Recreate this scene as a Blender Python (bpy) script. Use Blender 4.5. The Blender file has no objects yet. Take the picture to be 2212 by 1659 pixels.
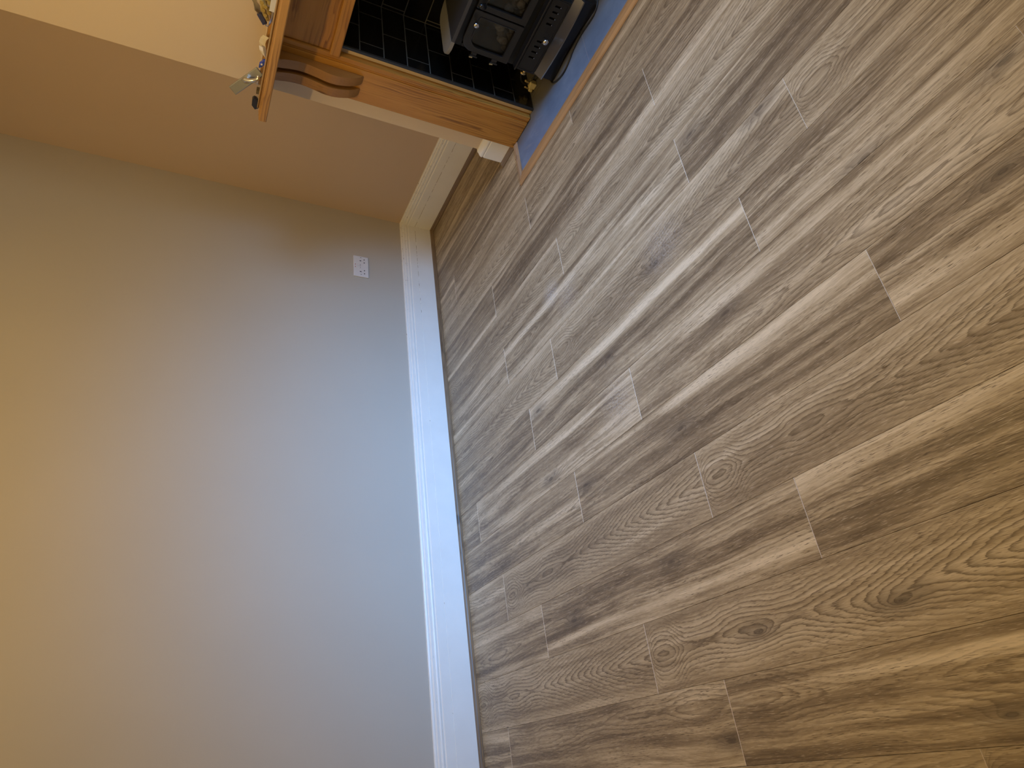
import bpy, bmesh, math, random
from mathutils import Vector, Matrix
random.seed(7)
S = bpy.context.scene
COL = S.collection

# ------------------------------------------------------------------ camera
cam_d = bpy.data.cameras.new('camera'); cam = bpy.data.objects.new('camera', cam_d); COL.objects.link(cam)
cam_d.sensor_fit = 'HORIZONTAL'; cam_d.sensor_width = 36.0; cam_d.lens = 23.515; cam_d.clip_start = 0.02
CAM = Vector((2.92512772, -2.91357503, 1.28999504))
c_up = Vector((0.48572251, 0.86685206, 0.11243287))      # towards the picture's top: the phone was held on its side
c_right = Vector((0.43672591, -0.12924103, -0.89026245))
c_fwd = Vector((-0.7571949, 0.48152286, -0.44135203))
M = Matrix.Identity(4)
for i in range(3):
    M[i][0] = c_right[i]; M[i][1] = c_up[i]; M[i][2] = -c_fwd[i]; M[i][3] = CAM[i]
cam.matrix_world = M
S.camera = cam

# ------------------------------------------------------------------ world, lights, exposure
W = bpy.data.worlds.new('world'); S.world = W; W.use_nodes = True
W.node_tree.nodes['Background'].inputs[0].default_value = (1.0, 1.0, 0.85, 1)
W.node_tree.nodes['Background'].inputs[1].default_value = 2.5

def area(name, loc, aim, sx, sy, power, col, spread=180):
    l = bpy.data.lights.new(name, 'AREA'); l.shape = 'RECTANGLE'; l.size = sx; l.size_y = sy
    l.energy = power; l.color = col; l.spread = math.radians(spread)
    o = bpy.data.objects.new(name, l); COL.objects.link(o); o.location = loc
    d = (Vector(aim) - Vector(loc)).normalized()
    z = -d; x = Vector((0, 1, 0)); x = (x - z * x.dot(z)).normalized(); y = z.cross(x)
    mm = Matrix((x, y, z)).transposed().to_4x4(); mm.translation = loc
    o.matrix_world = mm
    return o
# daylight through the window in the right-hand wall
area('daylight', (3.74, -1.30, 1.55), (0.0, -1.80, -0.2), 1.4, 1.15, 19.5, (0.17, 0.46, 1.0), 52)
# the ceiling lamp in the middle of the room: a bare warm bulb
pl = bpy.data.lights.new('ceiling_bulb', 'POINT'); pl.energy = 33; pl.color = (1.0, 0.62, 0.17); pl.shadow_soft_size = 0.03
po = bpy.data.objects.new('ceiling_bulb', pl); COL.objects.link(po); po.location = (1.66, -1.95, 2.14)

vs = S.view_settings
vs.view_transform = 'Standard'; vs.look = 'None'; vs.exposure = 0.0; vs.gamma = 1.0; vs.use_curve_mapping = False

# ------------------------------------------------------------------ node helper
class NT:
    def __init__(s, name, rough=0.5, spec=0.5, metal=0.0):
        s.m = bpy.data.materials.new(name); s.m.use_nodes = True
        s.t = s.m.node_tree; s.b = s.t.nodes['Principled BSDF']
        s.b.inputs['Roughness'].default_value = rough; s.b.inputs['Metallic'].default_value = metal
        s.b.inputs['Specular IOR Level'].default_value = spec
    def put(s, sock, v):
        if v is None: return
        if isinstance(v, (int, float)):
            try: sock.default_value = v
            except TypeError: sock.default_value = (v, v, v)
        elif isinstance(v, (tuple, list)):
            sock.default_value = tuple(v) + ((1,) if len(v) == 3 and len(sock.default_value) == 4 else ())
        else: s.t.links.new(v, sock)
    def math(s, op, a, b=None, c=None, clamp=False):
        n = s.t.nodes.new('ShaderNodeMath'); n.operation = op; n.use_clamp = clamp
        s.put(n.inputs[0], a); s.put(n.inputs[1], b); s.put(n.inputs[2], c); return n.outputs[0]
    def add(s, a, b): return s.math('ADD', a, b)
    def sub(s, a, b): return s.math('SUBTRACT', a, b)
    def mul(s, a, b): return s.math('MULTIPLY', a, b)
    def sm(s, v, a, b, to0=0.0, to1=1.0):
        n = s.t.nodes.new('ShaderNodeMapRange'); n.interpolation_type = 'SMOOTHSTEP'
        s.put(n.inputs[0], v); s.put(n.inputs[1], a); s.put(n.inputs[2], b); s.put(n.inputs[3], to0); s.put(n.inputs[4], to1)
        return n.outputs[0]
    def xyz(s, kind='Object'):
        if kind == 'Pos':
            o = s.t.nodes.new('ShaderNodeNewGeometry').outputs['Position']
        else: o = s.t.nodes.new('ShaderNodeTexCoord').outputs[kind]
        n = s.t.nodes.new('ShaderNodeSeparateXYZ'); s.t.links.new(o, n.inputs[0]); return n.outputs[0], n.outputs[1], n.outputs[2]
    def vec(s, x, y, z=0.0):
        n = s.t.nodes.new('ShaderNodeCombineXYZ'); s.put(n.inputs[0], x); s.put(n.inputs[1], y); s.put(n.inputs[2], z); return n.outputs[0]
    def noise(s, v, scale=1.0, detail=2.0, rough=0.5):
        n = s.t.nodes.new('ShaderNodeTexNoise'); s.put(n.inputs['Vector'], v); n.inputs['Scale'].default_value = scale
        n.inputs['Detail'].default_value = detail; n.inputs['Roughness'].default_value = rough; return n.outputs[0]
    def ramp(s, v, stops, interp='LINEAR'):
        n = s.t.nodes.new('ShaderNodeValToRGB'); n.color_ramp.interpolation = interp
        e = n.color_ramp.elements
        while len(e) < len(stops): e.new(0.5)
        for k, (p, c) in enumerate(stops):
            e[k].position = p
            if isinstance(c, (int, float)): c = (c, c, c)
            e[k].color = tuple(c) + (1,)
        s.put(n.inputs[0], v); return n.outputs[0]
    def mix(s, f, a, b, mode='MIX'):
        n = s.t.nodes.new('ShaderNodeMix'); n.data_type = 'RGBA'; n.blend_type = mode
        s.put(n.inputs[0], f); s.put(n.inputs[6], a); s.put(n.inputs[7], b); return n.outputs[2]
    def prop(s, name):
        n = s.t.nodes.new('ShaderNodeAttribute'); n.attribute_type = 'OBJECT'; n.attribute_name = name; return n.outputs['Fac']
    def bump(s, h, strength=0.2, dist=0.002):
        n = s.t.nodes.new('ShaderNodeBump'); n.inputs['Strength'].default_value = strength; n.inputs['Distance'].default_value = dist
        s.put(n.inputs['Height'], h); s.t.links.new(n.outputs[0], s.b.inputs['Normal'])
    def col(s, v): s.put(s.b.inputs['Base Color'], v)
    def rough(s, v): s.put(s.b.inputs['Roughness'], v)

def plain(name, c, rough=0.5, metal=0.0, spec=0.5, var=0.06, scale=60.0):
    n = NT(name, rough, spec, metal); x, y, z = n.xyz('Object')
    k = n.noise(n.vec(x, y, z), scale, 3)
    n.col(n.mix(k, tuple(q * (1 - var) for q in c), tuple(min(1, q * (1 + var)) for q in c)))
    return n.m

# ------------------------------------------------------------------ materials
def wall_paint(name, c):
    n = NT(name, 0.75, 0.25); x, y, z = n.xyz('Pos'); v = n.vec(x, y, z)
    a = n.noise(v, 2.2, 3); b = n.noise(v, 240, 2)
    n.col(n.mix(a, tuple(q * 0.96 for q in c), tuple(q * 1.04 for q in c)))
    n.bump(n.add(n.mul(b, 0.5), n.noise(v, 30, 2)), 0.12, 0.002)
    return n.m
M_wall = wall_paint('wall_paint_cream', (0.50, 0.455, 0.385))
M_alcove = wall_paint('wall_paint_tan', (0.58, 0.45, 0.325))
M_breast = wall_paint('wall_paint_peach', (0.68, 0.57, 0.435))
M_ceil = wall_paint('ceiling_paint', (0.86, 0.85, 0.82))

def skirting_mat():
    n = NT('skirting_gloss_paint', 0.32, 0.5); x, y, z = n.xyz('Pos'); v = n.vec(x, y, z)
    base = n.mix(n.noise(v, 9, 3), (0.78, 0.77, 0.72), (0.87, 0.86, 0.81))
    # old crack between the two boards: broken dark line
    along = n.add(x, n.mul(y, 1.0))
    wob = n.mul(n.sub(n.noise(n.vec(along, 0, 0), 30, 3), 0.5), 0.004)
    dz = n.math('ABSOLUTE', n.sub(n.add(z, wob), 0.1165))
    near = n.sm(y, -1.2, -0.15)
    crack = n.mul(n.sm(dz, 0.0011, 0.0003), n.sm(n.noise(n.vec(along, 3.0, 0), 26, 4), n.sub(0.62, n.mul(near, 0.17)), n.sub(0.68, n.mul(near, 0.17))))
    # chipped paint along the moulding at the top
    top = n.sm(z, 0.168, 0.176)
    chip = n.mul(top, n.sm(n.noise(n.vec(n.mul(along, 34), n.mul(z, 220), 1.0), 1.0, 4, 0.7), n.sub(0.67, n.mul(near, 0.06)), n.sub(0.71, n.mul(near, 0.06))))
    f = n.math('MAXIMUM', n.mul(crack, 0.85), n.mul(chip, 0.8))
    n.col(n.mix(f, base, (0.17, 0.10, 0.045)))
    n.bump(n.add(n.noise(v, 35, 3), n.mul(n.noise(n.vec(n.mul(along, 8), n.mul(z, 300), 0), 1.0, 3), n.mul(top, 2.0))), 0.25, 0.002)
    return n.m
M_skirt = skirting_mat()
M_skirt_new = plain('new_skirting_gloss', (0.84, 0.83, 0.79), 0.3, var=0.02)

# plank props: seed, tone, decor (1 = bold cathedral print), vc (ring centre across), ku/kv k2u/k2v knots
def plank_mat():
    n = NT('oak_laminate', 0.42, 0.35)
    u, y, _ = n.xyz('Object'); v = n.mul(y, -1.0)
    seed = n.prop('seed'); decor = n.prop('decor'); vc = n.prop('vc'); tone = n.prop('tone')
    ku, kv, k2u, k2v = n.prop('ku'), n.prop('kv'), n.prop('k2u'), n.prop('k2v')
    def knot(a, b):
        du = n.mul(n.sub(u, a), 1 / 0.030); dv = n.mul(n.sub(v, b), 1 / 0.0105)
        return n.math('SQRT', n.add(n.mul(du, du), n.mul(dv, dv)))
    d1 = knot(ku, kv); d2 = knot(k2u, k2v)
    dk = n.math('MINIMUM', d1, d2)
    wig = n.mul(n.sub(n.noise(n.vec(n.mul(u, 9), n.mul(v, 45), seed), 1.0, 3), 0.5), 1.0)
    # ring field: level sets are long ovals, necks and arches along the board
    vcc = n.add(vc, n.mul(n.sub(n.noise(n.vec(n.mul(u, 1.6), 7.7, seed), 1.0, 1), 0.5), 0.05))
    vv = n.mul(n.sub(v, vcc), 1 / 0.017)
    hyp = n.mul(n.math('SQRT', n.add(n.mul(vv, vv), 0.35)), 1.5)
    gn = n.mul(n.sub(n.noise(n.vec(n.mul(u, 2.1), 0.0, n.mul(seed, 1.7)), 1.0, 1.5), 0.5), 11.0)
    fc = n.t.nodes.new('ShaderNodeFloatCurve'); cv = fc.mapping.curves[0]
    keys = [(0.0, 2.0), (0.06, -2.2), (0.17, 1.6), (0.25, 1.9), (0.36, 0.8), (0.44, 1.4), (0.52, 2.0), (0.62, 0.6), (0.75, -2.0), (0.9, -5.6), (1.05, -9.2), (1.25, -12.5)]
    pts = cv.points
    while len(pts) < len(keys): pts.new(0.5, 0.5)
    for p_, (a, b) in zip(pts, keys): p_.location = (a / 1.25, (b + 13) / 16); p_.handle_type = 'AUTO'
    fc.mapping.update()
    n.put(fc.inputs['Value'], n.mul(u, 1 / 1.25))
    ga = n.sub(n.mul(fc.outputs[0], 16), 13)
    g = n.add(n.mul(ga, decor), n.mul(gn, n.sub(1.0, decor)))
    kw = n.mul(n.math('EXPONENT', n.mul(dk, -0.75)), -4.5)
    jag = n.mul(n.sub(n.noise(n.vec(n.mul(u, 22), n.mul(v, 330), seed), 1.0, 2), 0.5), 0.42)
    mid = n.mul(n.sub(n.noise(n.vec(n.mul(u, 30), n.mul(v, 75), seed), 1.0, 2), 0.5), 0.5)
    F = n.add(n.add(n.add(hyp, g), kw), n.add(n.mul(wig, 1.1), n.add(jag, mid)))
    saw = n.math('FRACT', F)
    ring = n.ramp(saw, [(0.0, 0.1), (0.2, 0.0), (0.62, 0.28), (0.86, 0.85), (0.94, 1.0), (1.0, 0.35)])
    vis = n.sm(n.noise(n.vec(n.mul(u, 2.6), n.mul(v, 14), n.add(seed, 3.3)), 1.0, 2), 0.33, 0.55)
    away = n.sm(n.math('ABSOLUTE', vv), 2.2, 5.5, 1.0, 0.35)
    rk = n.mul(n.mul(ring, away), n.math('MAXIMUM', n.add(n.mul(vis, 0.55), 0.25), n.mul(decor, 1.0)))
    rk = n.math('MAXIMUM', rk, n.mul(ring, n.sm(dk, 3.6, 1.2, 0.0, 0.55)))
    warpv = n.add(v, n.mul(n.sub(n.noise(n.vec(n.mul(u, 2.4), n.mul(v, 6), seed), 1.0, 2), 0.5), 0.03))
    broad = n.noise(n.vec(n.mul(u, 0.75), n.mul(warpv, 12), n.add(seed, 9.0)), 1.0, 2, 0.5)
    streak = n.noise(n.vec(n.mul(u, 1.3), n.mul(warpv, 42), n.add(seed, 19.0)), 1.0, 3, 0.55)
    fine = n.noise(n.vec(n.mul(u, 5), n.mul(warpv, 230), n.add(seed, 5.0)), 1.0, 3, 0.6)
    pore = n.noise(n.vec(n.mul(u, 42), n.mul(warpv, 640), n.add(seed, 2.0)), 1.0, 2)
    blot = n.noise(n.vec(n.mul(u, 5), n.mul(v, 22), n.add(seed, 12.0)), 1.0, 4, 0.62)
    k = n.add(n.mul(n.sm(broad, 0.30, 0.70), 0.40), n.mul(n.sm(streak, 0.30, 0.70), 0.46))
    k = n.add(k, n.mul(n.sub(n.sm(fine, 0.3, 0.7), 0.5), 0.20))
    k = n.add(k, n.mul(n.sub(0.4, n.sm(blot, 0.45, 0.72)), 0.24))
    k = n.add(k, tone)
    sap = n.prop('sap'); sv = n.mul(n.sub(n.add(v, n.mul(n.sub(n.noise(n.vec(n.mul(u, 1.5), 2.0, seed), 1.0, 2), 0.5), 0.02)), sap), 1 / 0.016)
    sapm = n.mul(n.math('EXPONENT', n.mul(n.mul(sv, sv), -1.0)), n.sm(n.noise(n.vec(n.mul(u, 1.6), 4.0, seed), 1.0, 1), 0.30, 0.5))
    k = n.add(k, n.mul(sapm, 0.45))
    k = n.math('ADD', n.mul(k, n.sub(1.0, n.mul(decor, 0.40))), n.mul(decor, 0.26), clamp=True)
    c = n.ramp(k, [(0.02, (0.155, 0.114, 0.072)), (0.30, (0.255, 0.193, 0.121)), (0.60, (0.435, 0.345, 0.222)), (1.0, (0.70, 0.59, 0.42))])
    c = n.mix(n.mul(rk, n.sub(0.80, n.mul(sapm, 0.45))), c, (0.105, 0.073, 0.044))
    c = n.mix(n.mul(n.sm(pore, 0.57, 0.70), n.sm(n.noise(n.vec(n.mul(u, 4), n.mul(v, 25), seed), 1.0, 1), 0.4, 0.6, 0.35, 0.9)), c, (0.10, 0.07, 0.043))
    c = n.mix(n.mul(n.sm(pore, 0.42, 0.28), 0.42), c, (0.70, 0.59, 0.45))
    core = n.sm(n.add(dk, n.mul(wig, 0.5)), 0.85, 0.25)
    c = n.mix(n.mul(core, 0.62), c, (0.055, 0.040, 0.030))
    c = n.mix(n.mul(n.sm(n.add(dk, n.mul(wig, 2.0)), 3.6, 0.8), 0.42), c, (0.10, 0.078, 0.06))
    # plaster dust trodden into the floor in a few places
    X, Y, _z = n.xyz('Pos')
    dust = None
    for (dx, dy, r, st) in ((1.127, -1.319, 0.085, 0.75), (1.761, -1.586, 0.14, 0.35), (1.382, -1.944, 0.13, 0.38), (1.60, -0.86, 0.10, 0.25), (1.23, -1.40, 0.10, 0.35)):
        a = n.sub(X, dx); b = n.sub(Y, dy)
        dd = n.math('SQRT', n.add(n.mul(a, a), n.mul(b, b)))
        s_ = n.mul(n.sm(dd, r, 0.0), st)
        dust = s_ if dust is None else n.math('MAXIMUM', dust, s_)
    dn = n.noise(n.vec(X, Y, 0), 150, 4, 0.7)
    dm = n.mul(dust, n.sm(dn, 0.40, 0.66))
    spk = n.noise(n.vec(X, Y, 4.0), 95, 1)
    dm = n.math('MAXIMUM', dm, n.mul(n.sm(spk, 0.84, 0.86), 0.6))
    c = n.mix(dm, c, (0.60, 0.58, 0.55))
    n.col(c)
    n.rough(n.add(0.36, n.mul(fine, 0.16)))
    n.bump(n.sub(n.mul(fine, 0.6), n.mul(n.sm(pore, 0.55, 0.72), 1.0)), 0.35, 0.0008)
    return n.m
M_plank = plank_mat()
M_plank_edge = plain('plank_bevel_light', (0.72, 0.60, 0.45), 0.6)
M_under = plain('underlay_dark', (0.16, 0.12, 0.08), 0.9)

def timber(name, axis, dark, mid, light, rough=0.38, ring=1.0, fs=1.0):
    """solid softwood: grain along the given axis of the object"""
    n = NT(name, rough, 0.4); c3 = n.xyz('Object'); a = c3[axis]; o = [c3[i] for i in range(3) if i != axis]
    w = n.mul(n.sub(n.noise(n.vec(n.mul(a, 2.2), n.mul(o[0], 7), n.mul(o[1], 7)), 1.0, 3), 0.5), 0.05)
    p = n.add(n.add(o[0], n.mul(o[1], 0.6)), w)
    p = n.add(p, n.mul(n.sub(n.noise(n.vec(n.mul(a, 0.7), n.mul(o[0], 30), n.mul(o[1], 30)), 1.0, 2), 0.5), 0.045))
    r = n.math('FRACT', n.mul(p, 80 * fs))
    line = n.ramp(r, [(0.0, 0.1), (0.45, 0.0), (0.86, 0.75), (0.94, 1.0), (1.0, 0.1)])
    st = n.noise(n.vec(n.mul(a, 1.4), n.mul(o[0], 26), n.mul(o[1], 26)), 1.0, 3)
    fi = n.noise(n.vec(n.mul(a, 9), n.mul(o[0], 420), n.mul(o[1], 420)), 1.0, 3)
    c = n.ramp(n.add(n.mul(st, 0.75), n.mul(fi, 0.25)), [(0.28, mid), (0.72, light)])
    lm = n.mul(line, n.sm(n.noise(n.vec(n.mul(a, 2.5), n.mul(o[0], 12), n.mul(o[1], 12)), 1.0, 2), 0.38, 0.6))
    c = n.mix(n.mul(lm, 0.72 * ring), c, dark)
    c = n.mix(n.mul(n.sm(fi, 0.55, 0.75), 0.35), c, dark)
    # a few knots
    vo = n.t.nodes.new('ShaderNodeTexVoronoi'); vo.inputs['Scale'].default_value = 1.0
    n.put(vo.inputs['Vector'], n.vec(n.mul(a, 3.2), n.mul(o[0], 9.0), n.mul(o[1], 0.5)))
    c = n.mix(n.mul(n.sm(vo.outputs['Distance'], 0.11, 0.05), 0.75), c, tuple(q * 0.45 for q in dark))
    n.col(c); n.bump(n.add(n.mul(line, 0.4), fi), 0.15, 0.001)
    return n.m
PINE = ((0.115, 0.036, 0.005), (0.37, 0.162, 0.026), (0.53, 0.268, 0.055))
M_pine_x = timber('waxed_pine_along', 0, *PINE)
M_pine_z = timber('waxed_pine_upright', 2, *PINE)
M_shelf = timber('rustic_pine_shelf', 0, (0.14, 0.052, 0.012), (0.38, 0.19, 0.05), (0.54, 0.31, 0.10), 0.4)
M_corbel = timber('corbel_pine', 2, (0.12, 0.05, 0.012), (0.28, 0.135, 0.034), (0.37, 0.19, 0.055), 0.42, 0.3, 1.4)
OAK = ((0.075, 0.045, 0.024), (0.165, 0.112, 0.066), (0.24, 0.168, 0.10))
M_bead_x = timber('oak_beading_x', 0, *OAK, fs=2.2)
M_bead_y = timber('oak_beading_y', 1, *OAK, fs=2.2)
M_trim_x = timber('oak_edging_x', 0, (0.17, 0.088, 0.036), (0.40, 0.235, 0.11), (0.52, 0.33, 0.165), fs=1.6)
M_trim_y = timber('oak_edging_y', 1, (0.17, 0.10, 0.06), (0.36, 0.25, 0.16), (0.47, 0.34, 0.23), fs=1.6)

def slate_mat():
    n = NT('slate_blue_grey', 0.33, 0.5); x, y, z = n.xyz('Pos'); v = n.vec(x, y, 0.0)
    a = n.noise(v, 6, 5, 0.6); b = n.noise(n.vec(n.mul(x, 22), n.mul(y, 40), 0), 1.0, 4)
    c = n.ramp(n.add(n.mul(a, 0.7), n.mul(b, 0.3)), [(0.3, (0.115, 0.185, 0.35)), (0.55, (0.165, 0.255, 0.45)), (0.75, (0.25, 0.34, 0.54))])
    # pale scuffs of dust
    sc = n.mul(n.sm(n.noise(n.vec(n.mul(x, 9), n.mul(n.add(y, n.mul(x, 0.5)), 42), 2.0), 1.0, 4, 0.6), 0.60, 0.74), n.sm(n.noise(v, 7, 1), 0.46, 0.62))
    c = n.mix(n.mul(sc, 0.45), c, (0.42, 0.45, 0.50))
    # browner inside the recess: the lost daylight painted into the slate colour
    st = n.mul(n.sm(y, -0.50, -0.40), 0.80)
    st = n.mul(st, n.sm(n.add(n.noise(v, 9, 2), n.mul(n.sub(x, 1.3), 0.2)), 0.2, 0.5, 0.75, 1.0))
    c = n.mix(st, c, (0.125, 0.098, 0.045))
    n.col(c); n.bump(b, 0.12, 0.001); n.rough(n.add(0.30, n.mul(b, 0.18)))
    return n.m
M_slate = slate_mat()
M_grout_pale = plain('hearth_grout', (0.50, 0.52, 0.54), 0.8)
def tile_mat():
    n = NT('black_glazed_tile', 0.16, 0.45); x, y, z = n.xyz('Pos')
    n.col(n.mix(n.noise(n.vec(x, y, z), 8, 3), (0.0035, 0.0032, 0.0028), (0.007, 0.0065, 0.006)))
    n.bump(n.noise(n.vec(x, y, z), 26, 2), 0.05, 0.002); return n.m
M_tile = tile_mat()
M_grout = plain('tile_grout_grey', (0.10, 0.098, 0.085), 0.85)
M_tiletrim = plain('black_tile_edging', (0.016, 0.018, 0.020), 0.3)
M_iron = plain('black_enamel', (0.010, 0.010, 0.011), 0.28, 0.0, 0.55)
M_iron_matt = plain('black_cast_iron', (0.013, 0.013, 0.012), 0.5, 0.0, 0.4)
M_plate = plain('plate_grey_painted_shade', (0.06, 0.06, 0.064), 0.3, 0.3)  # middle of the stove top: its shaded look is put into the colour
M_plate_lit = plain('plate_grey_painted_lit', (0.20, 0.195, 0.18), 0.6)  # ends of the same plate, paler: lamp light painted into the colour
M_steel = plain('polished_steel', (0.55, 0.56, 0.58), 0.22, 1.0)
M_lip = plain('dull_steel', (0.17, 0.175, 0.19), 0.27, 0.8)
M_chrome = plain('chrome', (0.72, 0.73, 0.72), 0.14, 1.0)
M_satin = plain('satin_nickel', (0.34, 0.36, 0.37), 0.4, 1.0)
M_brass = plain('dull_brass', (0.62, 0.50, 0.26), 0.35, 0.8)
M_cream = plain('cream_plastic', (0.66, 0.60, 0.36), 0.45)
M_white = plain('white_plastic', (0.80, 0.80, 0.80), 0.32)
M_socket = plain('socket_white', (0.72, 0.71, 0.72), 0.35)
M_slot = plain('socket_hole', (0.01, 0.01, 0.01), 0.8)
M_cable = plain('black_cable', (0.012, 0.012, 0.012), 0.4)
M_coal = plain('ceramic_coal', (0.36, 0.33, 0.27), 0.9, var=0.6, scale=60)
M_firebox = plain('firebox_lining', (0.15, 0.135, 0.10), 0.7)
M_blackplastic = plain('black_plastic', (0.012, 0.010, 0.009), 0.35)
M_blue = plain('blue_plastic', (0.035, 0.075, 0.42), 0.3)
M_navy = plain('navy_plastic', (0.05, 0.06, 0.20), 0.35)
M_plug = plain('yellow_wall_plug', (0.58, 0.47, 0.17), 0.45)
M_sealant = plain('sealant_bead', (0.70, 0.60, 0.50), 0.6)
M_paper = plain('white_card', (0.72, 0.76, 0.80), 0.6)
M_red = plain('red_mark', (0.35, 0.05, 0.03), 0.5)
def glass_mat(name, tint, fac, rough=0.06):
    m = bpy.data.materials.new(name); m.use_nodes = True; t = m.node_tree; t.nodes.clear()
    o = t.nodes.new('ShaderNodeOutputMaterial'); mx = t.nodes.new('ShaderNodeMixShader')
    tr = t.nodes.new('ShaderNodeBsdfTransparent'); gl = t.nodes.new('ShaderNodeBsdfGlossy')
    tr.inputs[0].default_value = tuple(tint) + (1,); gl.inputs['Roughness'].default_value = rough
    fr = t.nodes.new('ShaderNodeFresnel'); fr.inputs[0].default_value = 1.45
    ad = t.nodes.new('ShaderNodeMath'); ad.operation = 'ADD'; ad.inputs[1].default_value = fac; ad.use_clamp = True
    t.links.new(fr.outputs[0], ad.inputs[0]); t.links.new(ad.outputs[0], mx.inputs[0])
    t.links.new(tr.outputs[0], mx.inputs[1]); t.links.new(gl.outputs[0], mx.inputs[2]); t.links.new(mx.outputs[0], o.inputs[0])
    return m
M_glass = glass_mat('stove_glass', (0.93, 0.93, 0.91), -0.015)
M_bag = glass_mat('clear_bag_film', (0.985, 0.985, 0.985), -0.015, 0.35)

# ------------------------------------------------------------------ geometry helpers
def link(name, me, parent=None, loc=None):
    o = bpy.data.objects.new(name, me); COL.objects.link(o)
    if parent is not None: o.parent = parent
    if loc is not None: o.location = loc
    return o
def obj(name, bm, mats, parent=None, loc=None, smooth=False):
    me = bpy.data.meshes.new(name)
    bmesh.ops.recalc_face_normals(bm, faces=bm.faces[:])
    bm.to_mesh(me); bm.free()
    for m in (mats if isinstance(mats, (list, tuple)) else [mats]): me.materials.append(m)
    if smooth:
        for p in me.polygons: p.use_smooth = True
    return link(name, me, parent, loc)
def empty(name, loc, label, cat, group=None):
    o = bpy.data.objects.new(name, None); COL.objects.link(o); o.location = loc; o.empty_display_size = 0.05
    return tag(o, label, cat, group)
def tag(o, label, cat, group=None):
    o['label'] = label; o['category'] = cat
    if group: o['group'] = group
    return o
def structure(o): o['kind'] = 'structure'; return o
def box(bm, x0, x1, y0, y1, z0, z1, bev=0.0, seg=1):
    r = bmesh.ops.create_cube(bm, size=1.0)
    vs_ = r['verts']
    for v in vs_:
        v.co = Vector(((x0 + x1) / 2 + v.co.x * (x1 - x0), (y0 + y1) / 2 + v.co.y * (y1 - y0), (z0 + z1) / 2 + v.co.z * (z1 - z0)))
    if bev:
        es = list({e for v in vs_ for e in v.link_edges})
        bmesh.ops.bevel(bm, geom=es, offset=bev, segments=seg, profile=0.5, affect='EDGES')
    return vs_
def B(*boxes, bev=0.0, seg=1):
    bm = bmesh.new()
    for b in boxes: box(bm, *b, bev=bev, seg=seg)
    return bm
def prism(pts, axis, a0, a1, bev=0.0, seg=2):
    """closed 2D outline extruded along an axis; outline coords are the other two axes in order"""
    bm = bmesh.new()
    def P(p, a):
        c = [0, 0, 0]; o = [i for i in range(3) if i != axis]; c[axis] = a; c[o[0]] = p[0]; c[o[1]] = p[1]; return c
    A = [bm.verts.new(P(p, a0)) for p in pts]; C = [bm.verts.new(P(p, a1)) for p in pts]
    f0 = bm.faces.new(A); f1 = bm.faces.new(C[::-1])
    n = len(pts)
    for i in range(n): bm.faces.new((A[i], C[i], C[(i + 1) % n], A[(i + 1) % n]))
    if bev:
        es = list(set(f0.edges) | set(f1.edges))
        bmesh.ops.bevel(bm, geom=es, offset=bev, segments=seg, profile=0.5, affect='EDGES')
    return bm
def ring(outer, inner, axis, a0, a1, bev=0.0):
    bm = bmesh.new(); n = len(outer)
    def P(p, a):
        c = [0, 0, 0]; o = [i for i in range(3) if i != axis]; c[axis] = a; c[o[0]] = p[0]; c[o[1]] = p[1]; return c
    L = [[bm.verts.new(P(p, a)) for p in pp] for pp in (outer, inner) for a in (a0, a1)]
    o0, o1, i0, i1 = L
    for i in range(n):
        j = (i + 1) % n
        for q in ((o0[i], o0[j], i0[j], i0[i]), (o1[i], i1[i], i1[j], o1[j]), (o0[i], o1[i], o1[j], o0[j]), (i0[i], i0[j], i1[j], i1[i])): bm.faces.new(q)
    if bev:
        es = [e for e in bm.edges if all(v in o0 for v in e.verts) or all(v in i0 for v in e.verts)]
        bmesh.ops.bevel(bm, geom=es, offset=bev, segments=2, profile=0.5, affect='EDGES')
    return bm
def rrect(x0, x1, z0, z1, r, n=6):
    """rounded rectangle; r = radii (x0z0, x1z0, x1z1, x0z1)"""
    out = []
    for (cx, cz, sx, sz, a, rr) in ((x0, z0, 1, 1, 180, r[0]), (x1, z0, -1, 1, 270, r[1]), (x1, z1, -1, -1, 0, r[2]), (x0, z1, 1, -1, 90, r[3])):
        for k in range(n + 1):
            t = math.radians(a + 90 * k / n); out.append((cx + sx * rr + rr * math.cos(t), cz + sz * rr + rr * math.sin(t)))
    return out
def tube(pts, r, seg=8, bm=None, res=6):
    """round tube through points (Catmull-Rom)"""
    bm = bm or bmesh.new(); P = [Vector(p) for p in pts]; C = []
    for i in range(len(P) - 1):
        p0 = P[max(i - 1, 0)]; p1 = P[i]; p2 = P[i + 1]; p3 = P[min(i + 2, len(P) - 1)]
        for k in range(res):
            t = k / res
            C.append(0.5 * ((2 * p1) + (p2 - p0) * t + (2 * p0 - 5 * p1 + 4 * p2 - p3) * t * t + (-p0 + 3 * p1 - 3 * p2 + p3) * t ** 3))
    C.append(P[-1]); rings = []; up = Vector((0.13, 0.21, 1)).normalized()
    for i, c in enumerate(C):
        d = (C[min(i + 1, len(C) - 1)] - C[max(i - 1, 0)]).normalized()
        x = d.cross(up)
        if x.length < 1e-3: x = d.cross(Vector((1, 0, 0)))
        x.normalize(); y = x.cross(d); rr = r(i / (len(C) - 1)) if callable(r) else r
        rings.append([bm.verts.new(c + (x * math.cos(2 * math.pi * k / seg) + y * math.sin(2 * math.pi * k / seg)) * rr) for k in range(seg)])
    for a, b in zip(rings, rings[1:]):
        for k in range(seg): bm.faces.new((a[k], a[(k + 1) % seg], b[(k + 1) % seg], b[k]))
    bm.faces.new(rings[0][::-1]); bm.faces.new(rings[-1]); return bm
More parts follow.
